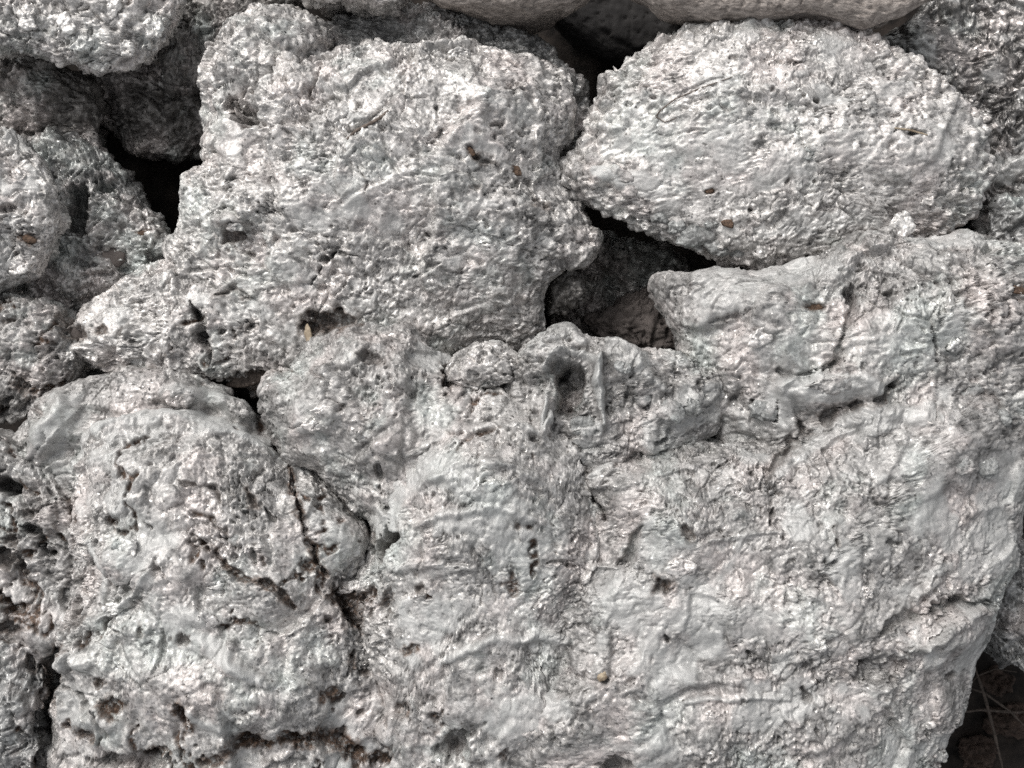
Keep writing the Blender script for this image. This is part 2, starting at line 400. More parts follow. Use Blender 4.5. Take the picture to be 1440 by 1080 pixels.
# bulges: x, y, rx, ry, angle, height, coat
BULGES = [
    (370,75,70,55,30,26,0), (325,200,26,50,0,8,.2), (400,150,60,28,-28,10,0),
    (560,220,150,90,0,14,0), (690,330,110,90,20,10,0), (700,140,70,50,30,14,0),
    (350,290,60,30,-25,10,0), (330,318,18,12,0,8,.6),
    (1100,180,180,90,10,16,0), (1290,210,60,50,20,6,.3), (1105,230,40,20,-10,3,.35), (1190,205,70,30,10,3,.3), (900,260,50,26,25,6,.7), (850,245,28,12,15,4,.9),
    (1005,425,52,32,-8,4,.4), (1090,430,40,40,0,8,0), (1240,480,70,50,-10,16,.15), (1310,420,60,50,0,14,0), (1170,548,80,22,-6,11,.65), (1280,365,70,26,0,3,.2),
    (1110,490,60,40,20,10,.2), (1400,440,40,60,10,12,0),
    (690,690,130,110,0,22,0), (700,650,70,50,0,8,0), (640,660,60,50,0,6,0), (780,560,0.1,0.1,0,0,0),
    (905,700,60,40,35,16,.15), (940,770,60,40,0,10,.4), (880,840,70,60,0,8,.35), (990,860,60,50,0,6,.5), (1060,880,60,40,0,6,.4), (1000,700,90,60,0,8,.1),
    (1250,640,120,60,-20,14,.1), (1340,600,60,60,0,10,0), (1200,760,90,50,0,8,.3), (1150,880,80,60,0,8,.25),
    (1320,900,60,30,-25,14,0), (1240,1000,90,50,-15,10,.1), (860,960,90,50,0,10,0), (770,1010,80,50,0,10,0), (950,1030,90,50,0,10,.1),
    (250,640,110,45,8,16,0), (330,612,120,14,14,14,.85), (200,600,60,10,-8,8,.75), (260,720,90,40,10,10,0), (470,740,60,30,60,7,.2), (485,745,36,20,-10,4,.4),
    (370,830,50,30,20,12,0), (280,870,50,20,15,5,.6), (330,930,60,10,25,7,.8), (300,905,50,12,20,5,.8), (330,970,130,40,5,16,0), (230,800,70,30,-10,10,.1), (170,780,24,20,0,10,.3),
    (80,610,26,40,30,14,.3), (230,540,60,30,-10,10,0), (330,575,30,24,30,12,.5), (250,555,32,16,10,8,.5), (75,880,36,26,0,14,.3), (110,930,24,16,0,8,.5), (140,1010,26,18,0,10,.5), (20,1010,40,50,0,12,.1),
    (450,570,36,30,0,14,.2), (520,610,40,40,0,10,0), (500,500,50,26,-15,12,.1), (560,530,30,24,0,9,.2), (440,600,24,14,10,8,.5),
    (870,505,40,22,25,14,.3), (900,540,30,18,10,10,.1), (770,500,40,20,-20,14,.2), (830,600,24,16,0,8,.6), (945,575,18,14,0,12,.5), (975,570,12,12,0,9,.5), (840,545,8,40,-8,14,.8), (765,590,8,24,12,12,.8),
]

# ridges and smears: points, half width, height, coat
RIDGES = [
    ([(140,612),(190,593),(250,586),(320,600),(380,625),(430,662)], 11, 12, .85),
    ([(1095,660),(1140,622),(1190,598),(1250,584),(1300,578)], 20, 8, .5),
    ([(1100,545),(1150,538),(1200,540),(1245,548)], 16, 9, .6),
    ([(838,508),(842,545),(850,592)], 6, 14, .8), ([(768,560),(765,590),(757,608)], 6, 13, .8), ([(770,520),(790,498),(815,500),(835,512)], 6, 9, .5),
    ([(735,500),(760,480),(800,472),(818,484)], 9, 12, .5), ([(850,490),(880,500),(905,525),(930,545)], 8, 10, .4),
    ([(300,900),(330,925),(370,945)], 9, 6, .85), ([(255,985),(290,1010),(330,1025)], 8, 6, .7),
    ([(140,870),(175,850),(200,830),(215,800)], 6, 8, .6), ([(130,760),(150,800),(140,850)], 8, 6, .6),
    ([(570,640),(620,610),(690,600),(760,612)], 7, 9, .3), ([(600,690),(640,660),(700,655),(750,675)], 7, 8, .2),
    ([(590,740),(640,720),(700,715),(760,735)], 6, 8, .2), ([(560,800),(600,790),(660,800)], 6, 7, .2),
    ([(620,930),(690,905),(760,895),(800,900)], 8, 8, .5), ([(960,985),(1040,980),(1110,985)], 5, 6, .5),
    ([(1290,905),(1320,880),(1360,862),(1400,856)], 9, 15, .2), ([(1000,760),(1050,748),(1100,745)], 5, 6, .3),
    ([(430,700),(455,735),(480,760),(500,768)], 20, 7, .4), ([(1320,900),(1350,890),(1385,870)], 12, 8, .3),
    ([(480,75),(540,72),(600,68),(660,68)], 7, 9, .1), ([(985,392),(1080,408),(1150,384),(1240,356)], 16, 4, .3),
    ([(45,640),(75,600),(95,570)], 12, 14, .4), ([(250,560),(300,555),(345,580),(385,610)], 12, 10, .5),
]
# ------------------------------------------------------------------ a lump of crusted rock
LUMPS = {}
def resample(poly, n=720):
    pts = np.array(poly + [poly[0]], float)
    seg = np.hypot(*(pts[1:] - pts[:-1]).T); cum = np.concatenate([[0], np.cumsum(seg)])
    s = np.linspace(0, cum[-1], 4000, endpoint=False)
    return np.stack([np.interp(s, cum, pts[:, 0]), np.interp(s, cum, pts[:, 1])], 1)

def lump(name, label, poly, zc, H, style, mat, centre=None, n_exp=2.3, depth=180, tilt=(0, 0), seed=1, spacing=2.06, category="rock", group=None, parent=None, features=True, tuck=0.55, rusty=0.0, rim=0.0):
    pp = resample(poly)
    if centre is None: centre = (pp[:, 0].mean(), pp[:, 1].mean())
    cx, cy = centre
    th = np.arctan2(-(pp[:, 1] - cy), pp[:, 0] - cx); rr = np.hypot(pp[:, 0] - cx, pp[:, 1] - cy)
    o = np.argsort(th); th, rr = th[o], rr[o]
    tg = np.linspace(-np.pi, np.pi, 1441)
    Rg = np.interp(tg, np.concatenate([th - 2 * np.pi, th, th + 2 * np.pi]), np.concatenate([rr, rr, rr]))
    k = np.hanning(15); k /= k.sum()
    Rg = np.convolve(np.concatenate([Rg[-21:-1], Rg, Rg[1:21]]), k, 'same')[20:-20]
    Rm = float(np.sqrt((Rg ** 2).mean()))
    # profile from the top over the rim and down under
    a = np.linspace(0, 1, 400)
    e = 2 / n_exp
    f1 = np.sin(a * np.pi / 2) ** e; z1 = H * np.cos(a * np.pi / 2) ** e
    b = np.linspace(0, 1, 200)[1:]
    f2 = 1 - (1 - tuck) * b ** 1.6; z2 = -depth * b
    # the underside is sampled more coarsely
    f = np.concatenate([f1, f2]); z = np.concatenate([z1, z2])
    ds = np.hypot(np.diff(f) * Rm, np.diff(z)); ds[399:] *= np.linspace(0.5, 0.03, len(ds) - 399) ** 1.3
    cum = np.concatenate([[0], np.cumsum(ds)]); tot = cum[-1]
    N = int(np.clip(2 * tot / spacing, 24, 820)); N += N % 2
    g = np.linspace(-1, 1, N + 1)
    A, B = np.meshgrid(g, g)
    with np.errstate(divide='ignore', invalid='ignore'):
        big = np.abs(A) > np.abs(B)
        r = np.where(big, A, B)
        ang = np.where(big, (np.pi / 4) * (B / A), np.pi / 2 - (np.pi / 4) * (A / B))
    ang = np.where(r == 0, 0, ang); ang = np.where(r < 0, ang + np.pi, ang); r = np.abs(r)
    s = r * tot
    fr = np.interp(s, cum, f); zr = np.interp(s, cum, z)
    ang = (ang + np.pi) % (2 * np.pi) - np.pi
    Rt = np.interp(ang, tg, Rg)
    # rounder towards the top so that outline dents do not run to the middle
    blend = np.clip(fr, 0, 1) ** 1.5
    Rt = Rt * blend + (0.6 * Rm + 0.4 * Rt) * (1 - blend)
    kz = 1 - zc / CAM_H
    ox, oy = unproj(cx, cy, zc)
    X = ox + Rt * fr * np.cos(ang) * kz; Y = oy + Rt * fr * np.sin(ang) * kz
    Z = zc + zr + tilt[0] * (X - ox) + tilt[1] * (Y - oy)
    P = np.stack([X, Y, Z], -1).astype(F)
    du = np.gradient(P, axis=1); dv = np.gradient(P, axis=0)
    Nn = np.cross(du, dv); Nn /= (np.linalg.norm(Nn, axis=-1, keepdims=True) + 1e-9)
    P = P.reshape(-1, 3); Nn = Nn.reshape(-1, 3)
    q = P + F(seed * 311.7)
    D, fine, coat = STYLES[style](q, seed, P)
    if rim:
        fr_ = fr.reshape(-1); w_ = (sstep(0.78, 0.93, fr_) * sstep(0.0, 0.3, Nn[:, 2] + 0.35)).astype(F)
        c1, c2, rn2, pl2 = cells(q, 17, seed + 95, 0.8)
        D = D + rim * w_ * (11 * (0.5 - c1) + 5 * (rn2 - 0.5) + 3 * pl2); coat = coat * (1 - w_)
    px, py = proj(P)
    px = px + 7 * fbm(q, 24, seed + 90, 3); py = py + 7 * fbm(q, 24, seed + 91, 3)
    rust = np.zeros(len(P), F); dirt_shade = np.zeros(len(P), F)
    if rusty:
        wq = (q + np.stack([fbm(q, 30, seed + 63, 3), fbm(q, 30, seed + 64, 3), fbm(q, 30, seed + 65, 3)], -1) * F(14)).astype(F)
        ln = 1 - np.abs(fbm(wq, 58, seed + 61, 2)) + 0.10 * fbm(q, 7, seed + 66, 2)
        mk = sstep(0.42 - 0.5 * rusty, 0.60 - 0.5 * rusty, fbm(q, 62, seed + 62, 3) + 0.35 * fbm(q, 15, seed + 67, 2))
        w_ = sstep(0.90, 0.97, ln) * mk
        rust = np.maximum(rust, w_); D = D - 9 * w_
    up = np.clip(Nn[:, 2] * 1.5, 0, 1)
    if features:
        x0, x1, y0, y1 = px.min(), px.max(), py.min(), py.max()
        upm = Nn[:, 2] > -0.1
        for (bx, by, rx, ry, an, hh, ct) in BULGES:
            if bx < x0 or bx > x1 or by < y0 or by > y1 or hh == 0: continue
            m = np.nonzero((np.abs(px - bx) < 2.2 * max(rx, ry)) & (np.abs(py - by) < 2.2 * max(rx, ry)) & upm)[0]
            if not len(m): continue
            c_, s_ = math.cos(math.radians(an)), math.sin(math.radians(an))
            dx, dy = px[m] - bx, py[m] - by
            u, v = (dx * c_ + dy * s_) / rx, (-dx * s_ + dy * c_) / ry
            w = np.exp(-(u * u + v * v) ** 1.3 * 0.9)
            D[m] += 1.8 * hh * w * up[m]
            if ct:
                wc = sstep(0.55, 0.8, w + 0.16 * fbm(q[m], 14, seed + 71, 3)) * ct
                coat[m] = np.maximum(coat[m], wc)
        for (pts, wd, hh, ct) in RIDGES:
            xs = [p[0] for p in pts]; ys = [p[1] for p in pts]; mg = wd * 2.5 + 4
            m = np.nonzero((px > min(xs) - mg) & (px < max(xs) + mg) & (py > min(ys) - mg) & (py < max(ys) + mg) & upm)[0]
            if not len(m): continue
            d, t = seg_dist(px[m], py[m], pts)
            ww = wd * (0.6 + 0.4 * np.sin(np.pi * np.clip(t, 0.05, 0.95)))
            d = d + wd * 0.4 * fbm(q[m], 20, seed + 37, 3)
            w = np.exp(-np.clip(d / ww, 0, 9) ** 2.4)
            D[m] += hh * w * up[m]
            coat[m] = np.maximum(coat[m], ct * sstep(0.3, 0.7, w + 0.2 * fbm(q[m], 12, seed + 38, 3)))
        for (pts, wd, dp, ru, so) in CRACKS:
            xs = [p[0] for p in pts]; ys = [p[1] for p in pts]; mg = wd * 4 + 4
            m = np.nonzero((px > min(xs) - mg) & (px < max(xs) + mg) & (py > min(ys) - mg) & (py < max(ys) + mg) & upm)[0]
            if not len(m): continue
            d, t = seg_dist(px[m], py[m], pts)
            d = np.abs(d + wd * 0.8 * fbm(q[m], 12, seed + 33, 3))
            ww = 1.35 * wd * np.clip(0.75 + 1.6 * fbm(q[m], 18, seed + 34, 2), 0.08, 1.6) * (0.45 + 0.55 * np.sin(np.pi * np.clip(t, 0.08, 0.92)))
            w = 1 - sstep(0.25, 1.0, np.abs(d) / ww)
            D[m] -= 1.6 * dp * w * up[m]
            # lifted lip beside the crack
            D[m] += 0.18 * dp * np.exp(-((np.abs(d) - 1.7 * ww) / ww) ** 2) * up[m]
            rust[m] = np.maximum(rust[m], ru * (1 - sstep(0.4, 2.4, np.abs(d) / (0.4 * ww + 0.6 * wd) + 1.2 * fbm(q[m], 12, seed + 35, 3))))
            dirt_shade[m] = np.maximum(dirt_shade[m], 0.6 * so * (1 - sstep(0.2, 0.9, np.abs(d) / ww)))
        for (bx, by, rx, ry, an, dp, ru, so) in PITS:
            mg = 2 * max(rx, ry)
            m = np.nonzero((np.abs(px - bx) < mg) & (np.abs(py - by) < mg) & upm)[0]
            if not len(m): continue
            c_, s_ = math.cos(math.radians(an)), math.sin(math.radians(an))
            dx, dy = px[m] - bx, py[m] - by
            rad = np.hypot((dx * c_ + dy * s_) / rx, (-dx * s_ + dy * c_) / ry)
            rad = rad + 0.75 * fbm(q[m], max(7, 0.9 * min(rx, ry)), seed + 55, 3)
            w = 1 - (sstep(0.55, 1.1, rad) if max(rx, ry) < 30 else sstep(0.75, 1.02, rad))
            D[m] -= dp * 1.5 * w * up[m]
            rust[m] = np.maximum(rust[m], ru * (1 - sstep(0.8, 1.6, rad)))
            dirt_shade[m] = np.maximum(dirt_shade[m], 0.6 * so * (1 - sstep(0.4, 0.95, rad)))
    D = D + fine * (1 - 0.82 * np.clip(coat, 0, 1)) * (0.5 + 0.5 * sstep(0.1, 0.6, Nn[:, 2]))
    up_ = np.zeros_like(Nn); up_[:, 2] = 1.3 * sstep(-0.15, 0.35, Nn[:, 2])
    dir_ = Nn + up_; dir_ /= np.linalg.norm(dir_, axis=1, keepdims=True)
    V = P + dir_ * D[:, None]
    coat = np.clip(coat * (1 - rust), 0, 1); dirt_shade = dirt_shade * (1 - 0.75 * rust)
    idx = np.arange((N + 1) * (N + 1)).reshape(N + 1, N + 1)
    Q = np.stack([idx[:-1, :-1], idx[:-1, 1:], idx[1:, 1:], idx[1:, :-1]], -1).reshape(-1, 4)
    # close the underside
    ring = np.concatenate([idx[0, :-1], idx[:-1, -1], idx[-1, :0:-1], idx[:0:-1, 0]])
    cb = V[ring].mean(0); V = np.concatenate([V, cb[None]])
    ci = len(V) - 1
    T = np.stack([np.roll(ring, -1), ring, np.full(len(ring), ci)], -1)
    z1_ = np.zeros(1, F)
    ob = mesh_obj(name, V, Q, mat, parent, {"rust": np.concatenate([rust, z1_]), "dirt_shade": np.concatenate([dirt_shade, z1_]), "coat": np.concatenate([coat, z1_])}, True, T)
    if parent is None: tag(ob, label, category, group)
    elif label: ob["label"] = label
    fx, fy = proj(V)
    LUMPS.setdefault(name, []).append((fx, fy, V[:, 2]))
    return ob

def planes(q, seed, size, amp):
    """broad broken faces: nearest-cell tilted planes, blended a little"""
    f1, f2, rn, pl = cells(q, size, seed, 1.0)
    e = sstep(0.0, 0.10, f2 - f1)
    return (amp * (0.9 * pl + 0.7 * (rn - 0.5)) * (0.35 + 0.65 * e)).astype(F)

def crumbs(q, seed, k=1.0):
    """crust: thin overlapping flakes with broken dark seams between them, grains, a few pits"""
    D = np.zeros(len(q), F)
    cl = fbm(q, 46, seed + 40, 3)                        # where the crust is open or closed
    op = np.clip(0.5 + 1.2 * cl, 0, 1)
    w = (np.stack([fbm(q, 12, seed + 47, 2), fbm(q, 12, seed + 48, 2), fbm(q, 12, seed + 49, 2)], -1) * F(5)).astype(F)
    qw = q + w
    f1, f2, rn, pl = cells(qw, 23, seed + 39, 1.0)
    D += 3.4 * (rn - 0.5) + 3.2 * pl
    D -= 6.0 * (1 - sstep(0.02, 0.10, f2 - f1)) * sstep(0.0, 0.2, fbm(q, 24, seed + 38, 2))
    f1, f2, rn, pl = cells(qw, 11, seed + 41, 1.0)
    D += (0.5 + 0.7 * op) * (2.8 * (rn - 0.5) + 2.9 * pl)
    D -= 5.0 * (1 - sstep(0.03, 0.15, f2 - f1)) * sstep(0.05, 0.25, fbm(q, 16, seed + 42, 2)) * (0.4 + op)
    f1, f2, rn, pl = cells(qw, 5.4, seed + 43, 1.0)
    D += (0.5 + 0.7 * op) * (2.3 * (rn - 0.5) + 2.2 * pl)
    D -= 7.0 * sstep(0.52, 0.62, fbm(q, 8, seed + 44, 1))      # pin holes
    D -= 7.0 * sstep(0.46, 0.58, fbm(q, 24, seed + 45, 3))
    return D * F(k)

def network(q, seed, size, width, depth):
    """broken lines of narrow cracks"""
    f1, f2, rn, pl = cells(q, size, seed, 0)
    return -depth * (1 - sstep(0.2, 1.0, (f2 - f1) * size / width)) * sstep(0.0, 0.25, fbm(q, size * 0.8, seed + 3, 2))

def style_flaky(q, seed, P, streak=0.42):
    w = np.stack([fbm(q, 34, seed + 5, 2), fbm(q, 34, seed + 6, 2), fbm(q, 34, seed + 7, 2)], -1) * F(8)
    qq = q + w
    c_, s_ = math.cos(streak), math.sin(streak)          # flakes lie in streaks running down to the right
    qa = np.stack([(qq[:, 0] * c_ - qq[:, 1] * s_) * 0.75, (qq[:, 0] * s_ + qq[:, 1] * c_), qq[:, 2]], -1).astype(F)
    D = 11 * fbm(q, 120, seed, 2) + 9 * fbm(q, 44, seed + 1, 3) + planes(qq, seed + 60, 85, 17)
    D += network(qq, seed + 70, 75, 3.0, 6)
    amp = np.clip(0.95 + 0.9 * fbm(q, 75, seed + 80, 2), 0.45, 1.5)
    coat = sstep(0.20, 0.45, fbm(qa, 36, seed + 14, 3)) * 0.55
    return D.astype(F), crumbs(qa, seed, 0.82) * amp, coat.astype(F)

def style_froth(q, seed, P):
    w = np.stack([fbm(q, 60, seed + 5, 3), fbm(q, 60, seed + 6, 3), fbm(q, 60, seed + 7, 3)], -1) * F(15)
    qq = (q + w).astype(F)
    D = 12 * fbm(q, 130, seed, 2) + 7 * fbm(qq, 50, seed + 1, 3, ridged=True) + planes(qq, seed + 60, 95, 17)
    region = sstep(-0.25, 0.35, fbm(q, 100, seed + 12, 2))
    f1, f2, rn, pl = cells(qq, 25, seed + 2, 0.8)
    D += (0.25 + 0.75 * region) * (11.0 * (0.5 - f1) + 5 * (rn - .5))
    f1, f2, rn, pl = cells(qq, 12, seed + 22, 0.8)
    D += (0.2 + 0.8 * region) * 3.5 * (0.5 - f1)
    D += network(qq, seed + 70, 70, 3.2, 6)
    amp = np.clip(0.8 + 1.1 * fbm(q, 70, seed + 80, 2), 0.15, 1.5)
    fine = crumbs(qq, seed, 0.85) * (0.6 + 0.5 * (1 - region)) * amp + 1.2 * fbm(q, 4.6, seed + 9, 1)
    coat = sstep(0.16, 0.42, fbm(qq, 70, seed + 14, 3)) * 0.6
    return D.astype(F), fine.astype(F), coat.astype(F)

def style_knob(q, seed, P):
    D = 9 * fbm(q, 100, seed, 2) + planes(q, seed + 60, 80, 16)
    f1, f2, rn, pl = cells(q, 30, seed + 2, 0.5); D += 15 * (0.5 - f1) + 7 * (rn - .5)
    f1, f2, rn, pl = cells(q, 14, seed + 3, 1.0); D += 6 * (0.45 - f1) + 3.4 * pl
    D += network(q, seed + 70, 60, 3, 8)
    return D.astype(F), crumbs(q, seed, 0.8), np.zeros(len(q), F)

def style_stone(q, seed, P):
    D = 12 * fbm(q, 160, seed, 2) + 5 * fbm(q, 50, seed + 1, 4) + planes(q, seed + 60, 90, 9)
    return D.astype(F), (2.2 * fbm(q, 8, seed + 2, 3) - 2.5 * sstep(0.4, 0.55, fbm(q, 7, seed + 3, 1))).astype(F), np.zeros(len(q), F)
def style_nodule(q, seed, P):
    D = 3.5 * fbm(q, 22, seed, 3) + planes(q, seed + 60, 16, 4)
    return D.astype(F), (0.3 * crumbs(q, seed, 1.0)).astype(F), np.zeros(len(q), F)

def style_stone_small(q, seed, P):
    D = 1.6 * fbm(q, 14, seed, 3)
    return D.astype(F), (0.7 * fbm(q, 4, seed + 1, 2)).astype(F), np.zeros(len(q), F)
def style_smear(q, seed, P):
    w = np.stack([fbm(q, 40, seed + 5, 2), fbm(q, 40, seed + 6, 2), fbm(q, 40, seed + 7, 2)], -1) * F(9)
    qq = q + w; c_, s_ = math.cos(-0.1), math.sin(-0.1)
    qa = np.stack([(qq[:, 0] * c_ - qq[:, 1] * s_) * 0.72, (qq[:, 0] * s_ + qq[:, 1] * c_), qq[:, 2]], -1).astype(F)
    D = 8 * fbm(q, 120, seed, 2) + 5 * fbm(qa, 40, seed + 1, 3) + planes(qa, seed + 60, 70, 8)
    amp = np.clip(0.75 + 0.9 * fbm(qa, 60, seed + 80, 2), 0.3, 1.3)
    coat = sstep(0.12, 0.38, fbm(qa, 34, seed + 14, 3)) * 0.5
    return D.astype(F), crumbs(qa, seed, 0.9) * amp, coat.astype(F)
def style_mud(q, seed, P):
    w = np.stack([fbm(q, 60, seed + 5, 3), fbm(q, 60, seed + 6, 3), fbm(q, 60, seed + 7, 3)], -1) * F(14)
    qq = (q + w).astype(F)
    D = 14 * fbm(q, 130, seed, 2) + 9 * fbm(qq, 70, seed + 1, 3) + planes(qq, seed + 60, 80, 12)
    region = sstep(-0.1, 0.4, fbm(q, 90, seed + 12, 2))
    f1, f2, rn, pl = cells(qq, 24, seed + 2, 0.8)
    D += region * (8.0 * (0.5 - f1) + 4 * (rn - .5))
    amp = np.clip(0.75 + 1.0 * fbm(q, 60, seed + 80, 2), 0.2, 1.3)
    fine = crumbs(qq, seed, 0.85) * amp + 1.0 * fbm(q, 4.6, seed + 9, 1)
    coat = sstep(0.10, 0.36, fbm(qq, 60, seed + 14, 3)) * 0.65
    return D.astype(F), fine.astype(F), coat.astype(F)
def style_flake(q, seed, P):
    D = planes(q, seed + 60, 14, 4) + 2.2 * fbm(q, 18, seed, 3)
    return D.astype(F), (0.45 * crumbs(q, seed, 1.0)).astype(F), np.zeros(len(q), F)
STYLES = dict(flake=style_flake, mud=style_mud, smear=style_smear, stone_small=style_stone_small, flaky=style_flaky, froth=style_froth, knob=style_knob, stone=style_stone, nodule=style_nodule)

# ------------------------------------------------------------------ ground
def build_ground():
    n = 220; half = 900.0
    g = np.linspace(-half, half, n)
    g = np.concatenate([[-40000, -8000, -2500], g, [2500, 8000, 40000]]); m = len(g)
    X, Y = np.meshgrid(g, g)
    P = np.stack([X, Y, np.zeros_like(X)], -1).reshape(-1, 3).astype(F)
    z = 16 * fbm(P, 150, 900, 3) + 7 * fbm(P, 26, 901, 3)
    P[:, 2] = -330 + z
    idx = np.arange(m * m).reshape(m, m)
    Q = np.stack([idx[:-1, :-1], idx[:-1, 1:], idx[1:, 1:], idx[1:, :-1]], -1).reshape(-1, 4)
    o = mesh_obj("ground", P, Q, M_SOIL); o["kind"] = "structure"
build_ground()

# ------------------------------------------------------------------ the heap
G1 = "silver crusted lumps piled in the heap"
# deep, shaded stones first
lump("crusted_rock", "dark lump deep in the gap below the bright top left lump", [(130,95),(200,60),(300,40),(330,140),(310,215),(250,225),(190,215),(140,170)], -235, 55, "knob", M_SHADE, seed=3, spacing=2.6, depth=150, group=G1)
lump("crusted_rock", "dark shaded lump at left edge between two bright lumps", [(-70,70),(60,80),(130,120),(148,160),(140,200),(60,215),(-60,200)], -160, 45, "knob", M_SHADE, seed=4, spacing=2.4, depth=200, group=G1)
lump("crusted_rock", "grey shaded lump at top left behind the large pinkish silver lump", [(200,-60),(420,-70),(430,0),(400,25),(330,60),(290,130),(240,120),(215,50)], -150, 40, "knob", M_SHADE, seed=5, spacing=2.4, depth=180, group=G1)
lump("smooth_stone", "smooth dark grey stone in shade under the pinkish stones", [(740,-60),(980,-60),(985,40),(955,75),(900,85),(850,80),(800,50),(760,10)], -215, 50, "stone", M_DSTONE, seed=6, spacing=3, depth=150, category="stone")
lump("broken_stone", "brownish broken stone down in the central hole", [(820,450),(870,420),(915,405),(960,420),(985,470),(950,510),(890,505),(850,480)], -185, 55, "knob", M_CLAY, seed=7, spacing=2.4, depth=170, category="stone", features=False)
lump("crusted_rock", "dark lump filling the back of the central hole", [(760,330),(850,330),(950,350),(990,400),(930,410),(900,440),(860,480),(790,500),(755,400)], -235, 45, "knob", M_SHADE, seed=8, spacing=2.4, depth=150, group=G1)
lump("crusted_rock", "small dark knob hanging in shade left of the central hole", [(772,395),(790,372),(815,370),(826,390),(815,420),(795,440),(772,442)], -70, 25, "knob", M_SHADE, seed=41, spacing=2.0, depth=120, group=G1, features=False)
lump("crusted_rock", "dark glittering lump at the top right corner", [(1225,60),(1290,20),(1310,-40),(1400,-80),(1540,-60),(1560,120),(1540,330),(1440,370),(1380,350),(1330,250),(1270,120)], -125, 65, "flaky", M_DARK, seed=9, depth=200, group=G1)
lump("crusted_rock", "small dark grey lump at right edge under the glittering lump", [(1385,290),(1420,275),(1500,280),(1520,360),(1460,400),(1400,380)], -20, 30, "knob", M_GREY, seed=10, spacing=2.2, depth=160, group=G1)
lump("crusted_rock", "greenish grey lump edge at right, above the dark gap", [(1365,800),(1400,760),(1500,760),(1560,860),(1530,980),(1460,960),(1415,935),(1385,890)], -60, 40, "knob", M_GREY, seed=11, spacing=2.2, depth=200, group=G1)
# left column
lump("crusted_rock", "bright silver lump in the top left corner", [(-110,-90),(100,-120),(230,-70),(262,5),(240,45),(205,88),(165,104),(120,106),(85,85),(40,72),(-10,68),(-100,50)], 10, 70, "knob", M_SILVER, rim=0.6, rusty=0.12, seed=12, depth=190, group=G1)
lump("crusted_rock", "grey sloping lump with a dark hollow between left edge and gap", [(10,200),(70,185),(125,190),(160,225),(190,270),(225,315),(246,350),(225,385),(150,440),(60,470),(-20,440),(-30,300)], -105, 60, "knob", M_GREY, seed=13, spacing=2.0, depth=200, group=G1)
lump("crusted_rock", "round silver lump cut by the left edge with rusty spot", [(-130,190),(-40,160),(20,180),(60,215),(85,265),(92,310),(75,355),(40,392),(0,415),(-70,430),(-140,340)], 12, 60, "flaky", M_SILVER, seed=14, depth=200, group=G1)
lump("crusted_rock", "mottled grey lump at left edge below the round lump", [(-90,410),(0,405),(70,425),(120,470),(110,540),(60,580),(-30,600),(-100,540)], -15, 50, "knob", M_FROTH, rusty=0.6, seed=15, spacing=2.0, depth=200, group=G1)
# top
lump("crusted_rock", "greenish grey lump peeking out behind the largest upper lump", [(455,60),(475,25),(540,8),(620,12),(690,28),(750,55),(800,92),(830,130),(835,190),(800,240),(600,220),(480,150)], -85, 45, "knob", M_GREY, seed=16, spacing=2.0, depth=200, group=G1)
lump("crusted_rock", "large pinkish silver lump with fine flaky crust, upper left of centre", [(310,178),(345,150),(400,112),(455,84),(480,74),(530,72),(600,66),(662,66),(715,72),(765,85),(800,110),(812,150),(808,190),(792,225),(800,260),(822,295),(836,335),(828,366),(792,374),(772,402),(768,436),(764,466),(735,490),(680,505),(600,525),(500,540),(400,545),(320,530),(265,480),(240,410),(243,345),(250,300),(262,252),(292,235),(290,200)], -25, 112, "flaky", M_SILVER, centre=(530,290), n_exp=2.1, rim=0.6, seed=17, depth=230, group=G1, tilt=(-0.05, 0.08))
lump("crusted_rock", "rounded silver knob adjoining top left of the large pinkish lump", [(288,140),(298,85),(325,38),(360,18),(405,10),(445,28),(466,62),(462,92),(415,120),(365,155),(330,200),(300,225),(286,190)], -22, 62, "knob", M_SILVER, seed=42, depth=200, group=G1)
lump("crusted_rock", "low glittering flaky lump with dark holes, lower left of the large pinkish lump", [(82,500),(98,455),(150,410),(205,372),(262,352),(330,370),(400,420),(440,480),(425,520),(370,540),(300,542),(200,532),(130,522)], -28, 92, "flaky", M_SILVER, centre=(265,455), n_exp=2.0, seed=43, depth=230, group=G1, rusty=0.3, rim=0.6)
lump("crusted_rock", "flat oval bright silver lump with greenish rim at upper right", [(790,245),(800,218),(818,190),(828,155),(845,120),(880,88),(915,62),(960,45),(1030,28),(1100,26),(1170,30),(1238,48),(1245,66),(1300,98),(1350,140),(1378,180),(1388,225),(1402,245),(1390,268),(1372,300),(1330,330),(1270,350),(1200,365),(1130,380),(1080,378),(1020,370),(985,358),(940,342),(895,325),(860,308),(825,288),(802,270)], -20, 74, "smear", M_SILVER, centre=(1095,205), seed=18, n_exp=2.5, rim=1.7, depth=190, group=G1, tilt=(0, 0.03))
lump("smooth_stone", "long smooth pinkish brown stone along the top edge, right of centre", [(880,-80),(1100,-120),(1300,-80),(1335,-20),(1300,2),(1265,26),(1222,40),(1180,34),(1130,22),(1070,26),(1000,18),(930,6),(860,-20)], 35, 45, "stone", M_STONE, seed=19, depth=230, spacing=2.2, category="stone", group="smooth stones along the top edge", features=False)
lump("smooth_stone", "flatter smooth pale stone at the top edge, left of the larger one", [(580,-70),(720,-90),(850,-60),(850,-10),(800,10),(745,17),(690,14),(620,8),(585,-20)], 15, 35, "stone", M_STONE, seed=20, depth=210, spacing=2.2, category="stone", group="smooth stones along the top edge", features=False)
lump("crusted_rock", "sliver of a bright lump at the top edge above the dark gap", [(400,-60),(560,-70),(580,-20),(560,3),(500,2),(430,-2)], 10, 25, "knob", M_SILVER, seed=21, depth=190, spacing=2.2, group=G1)
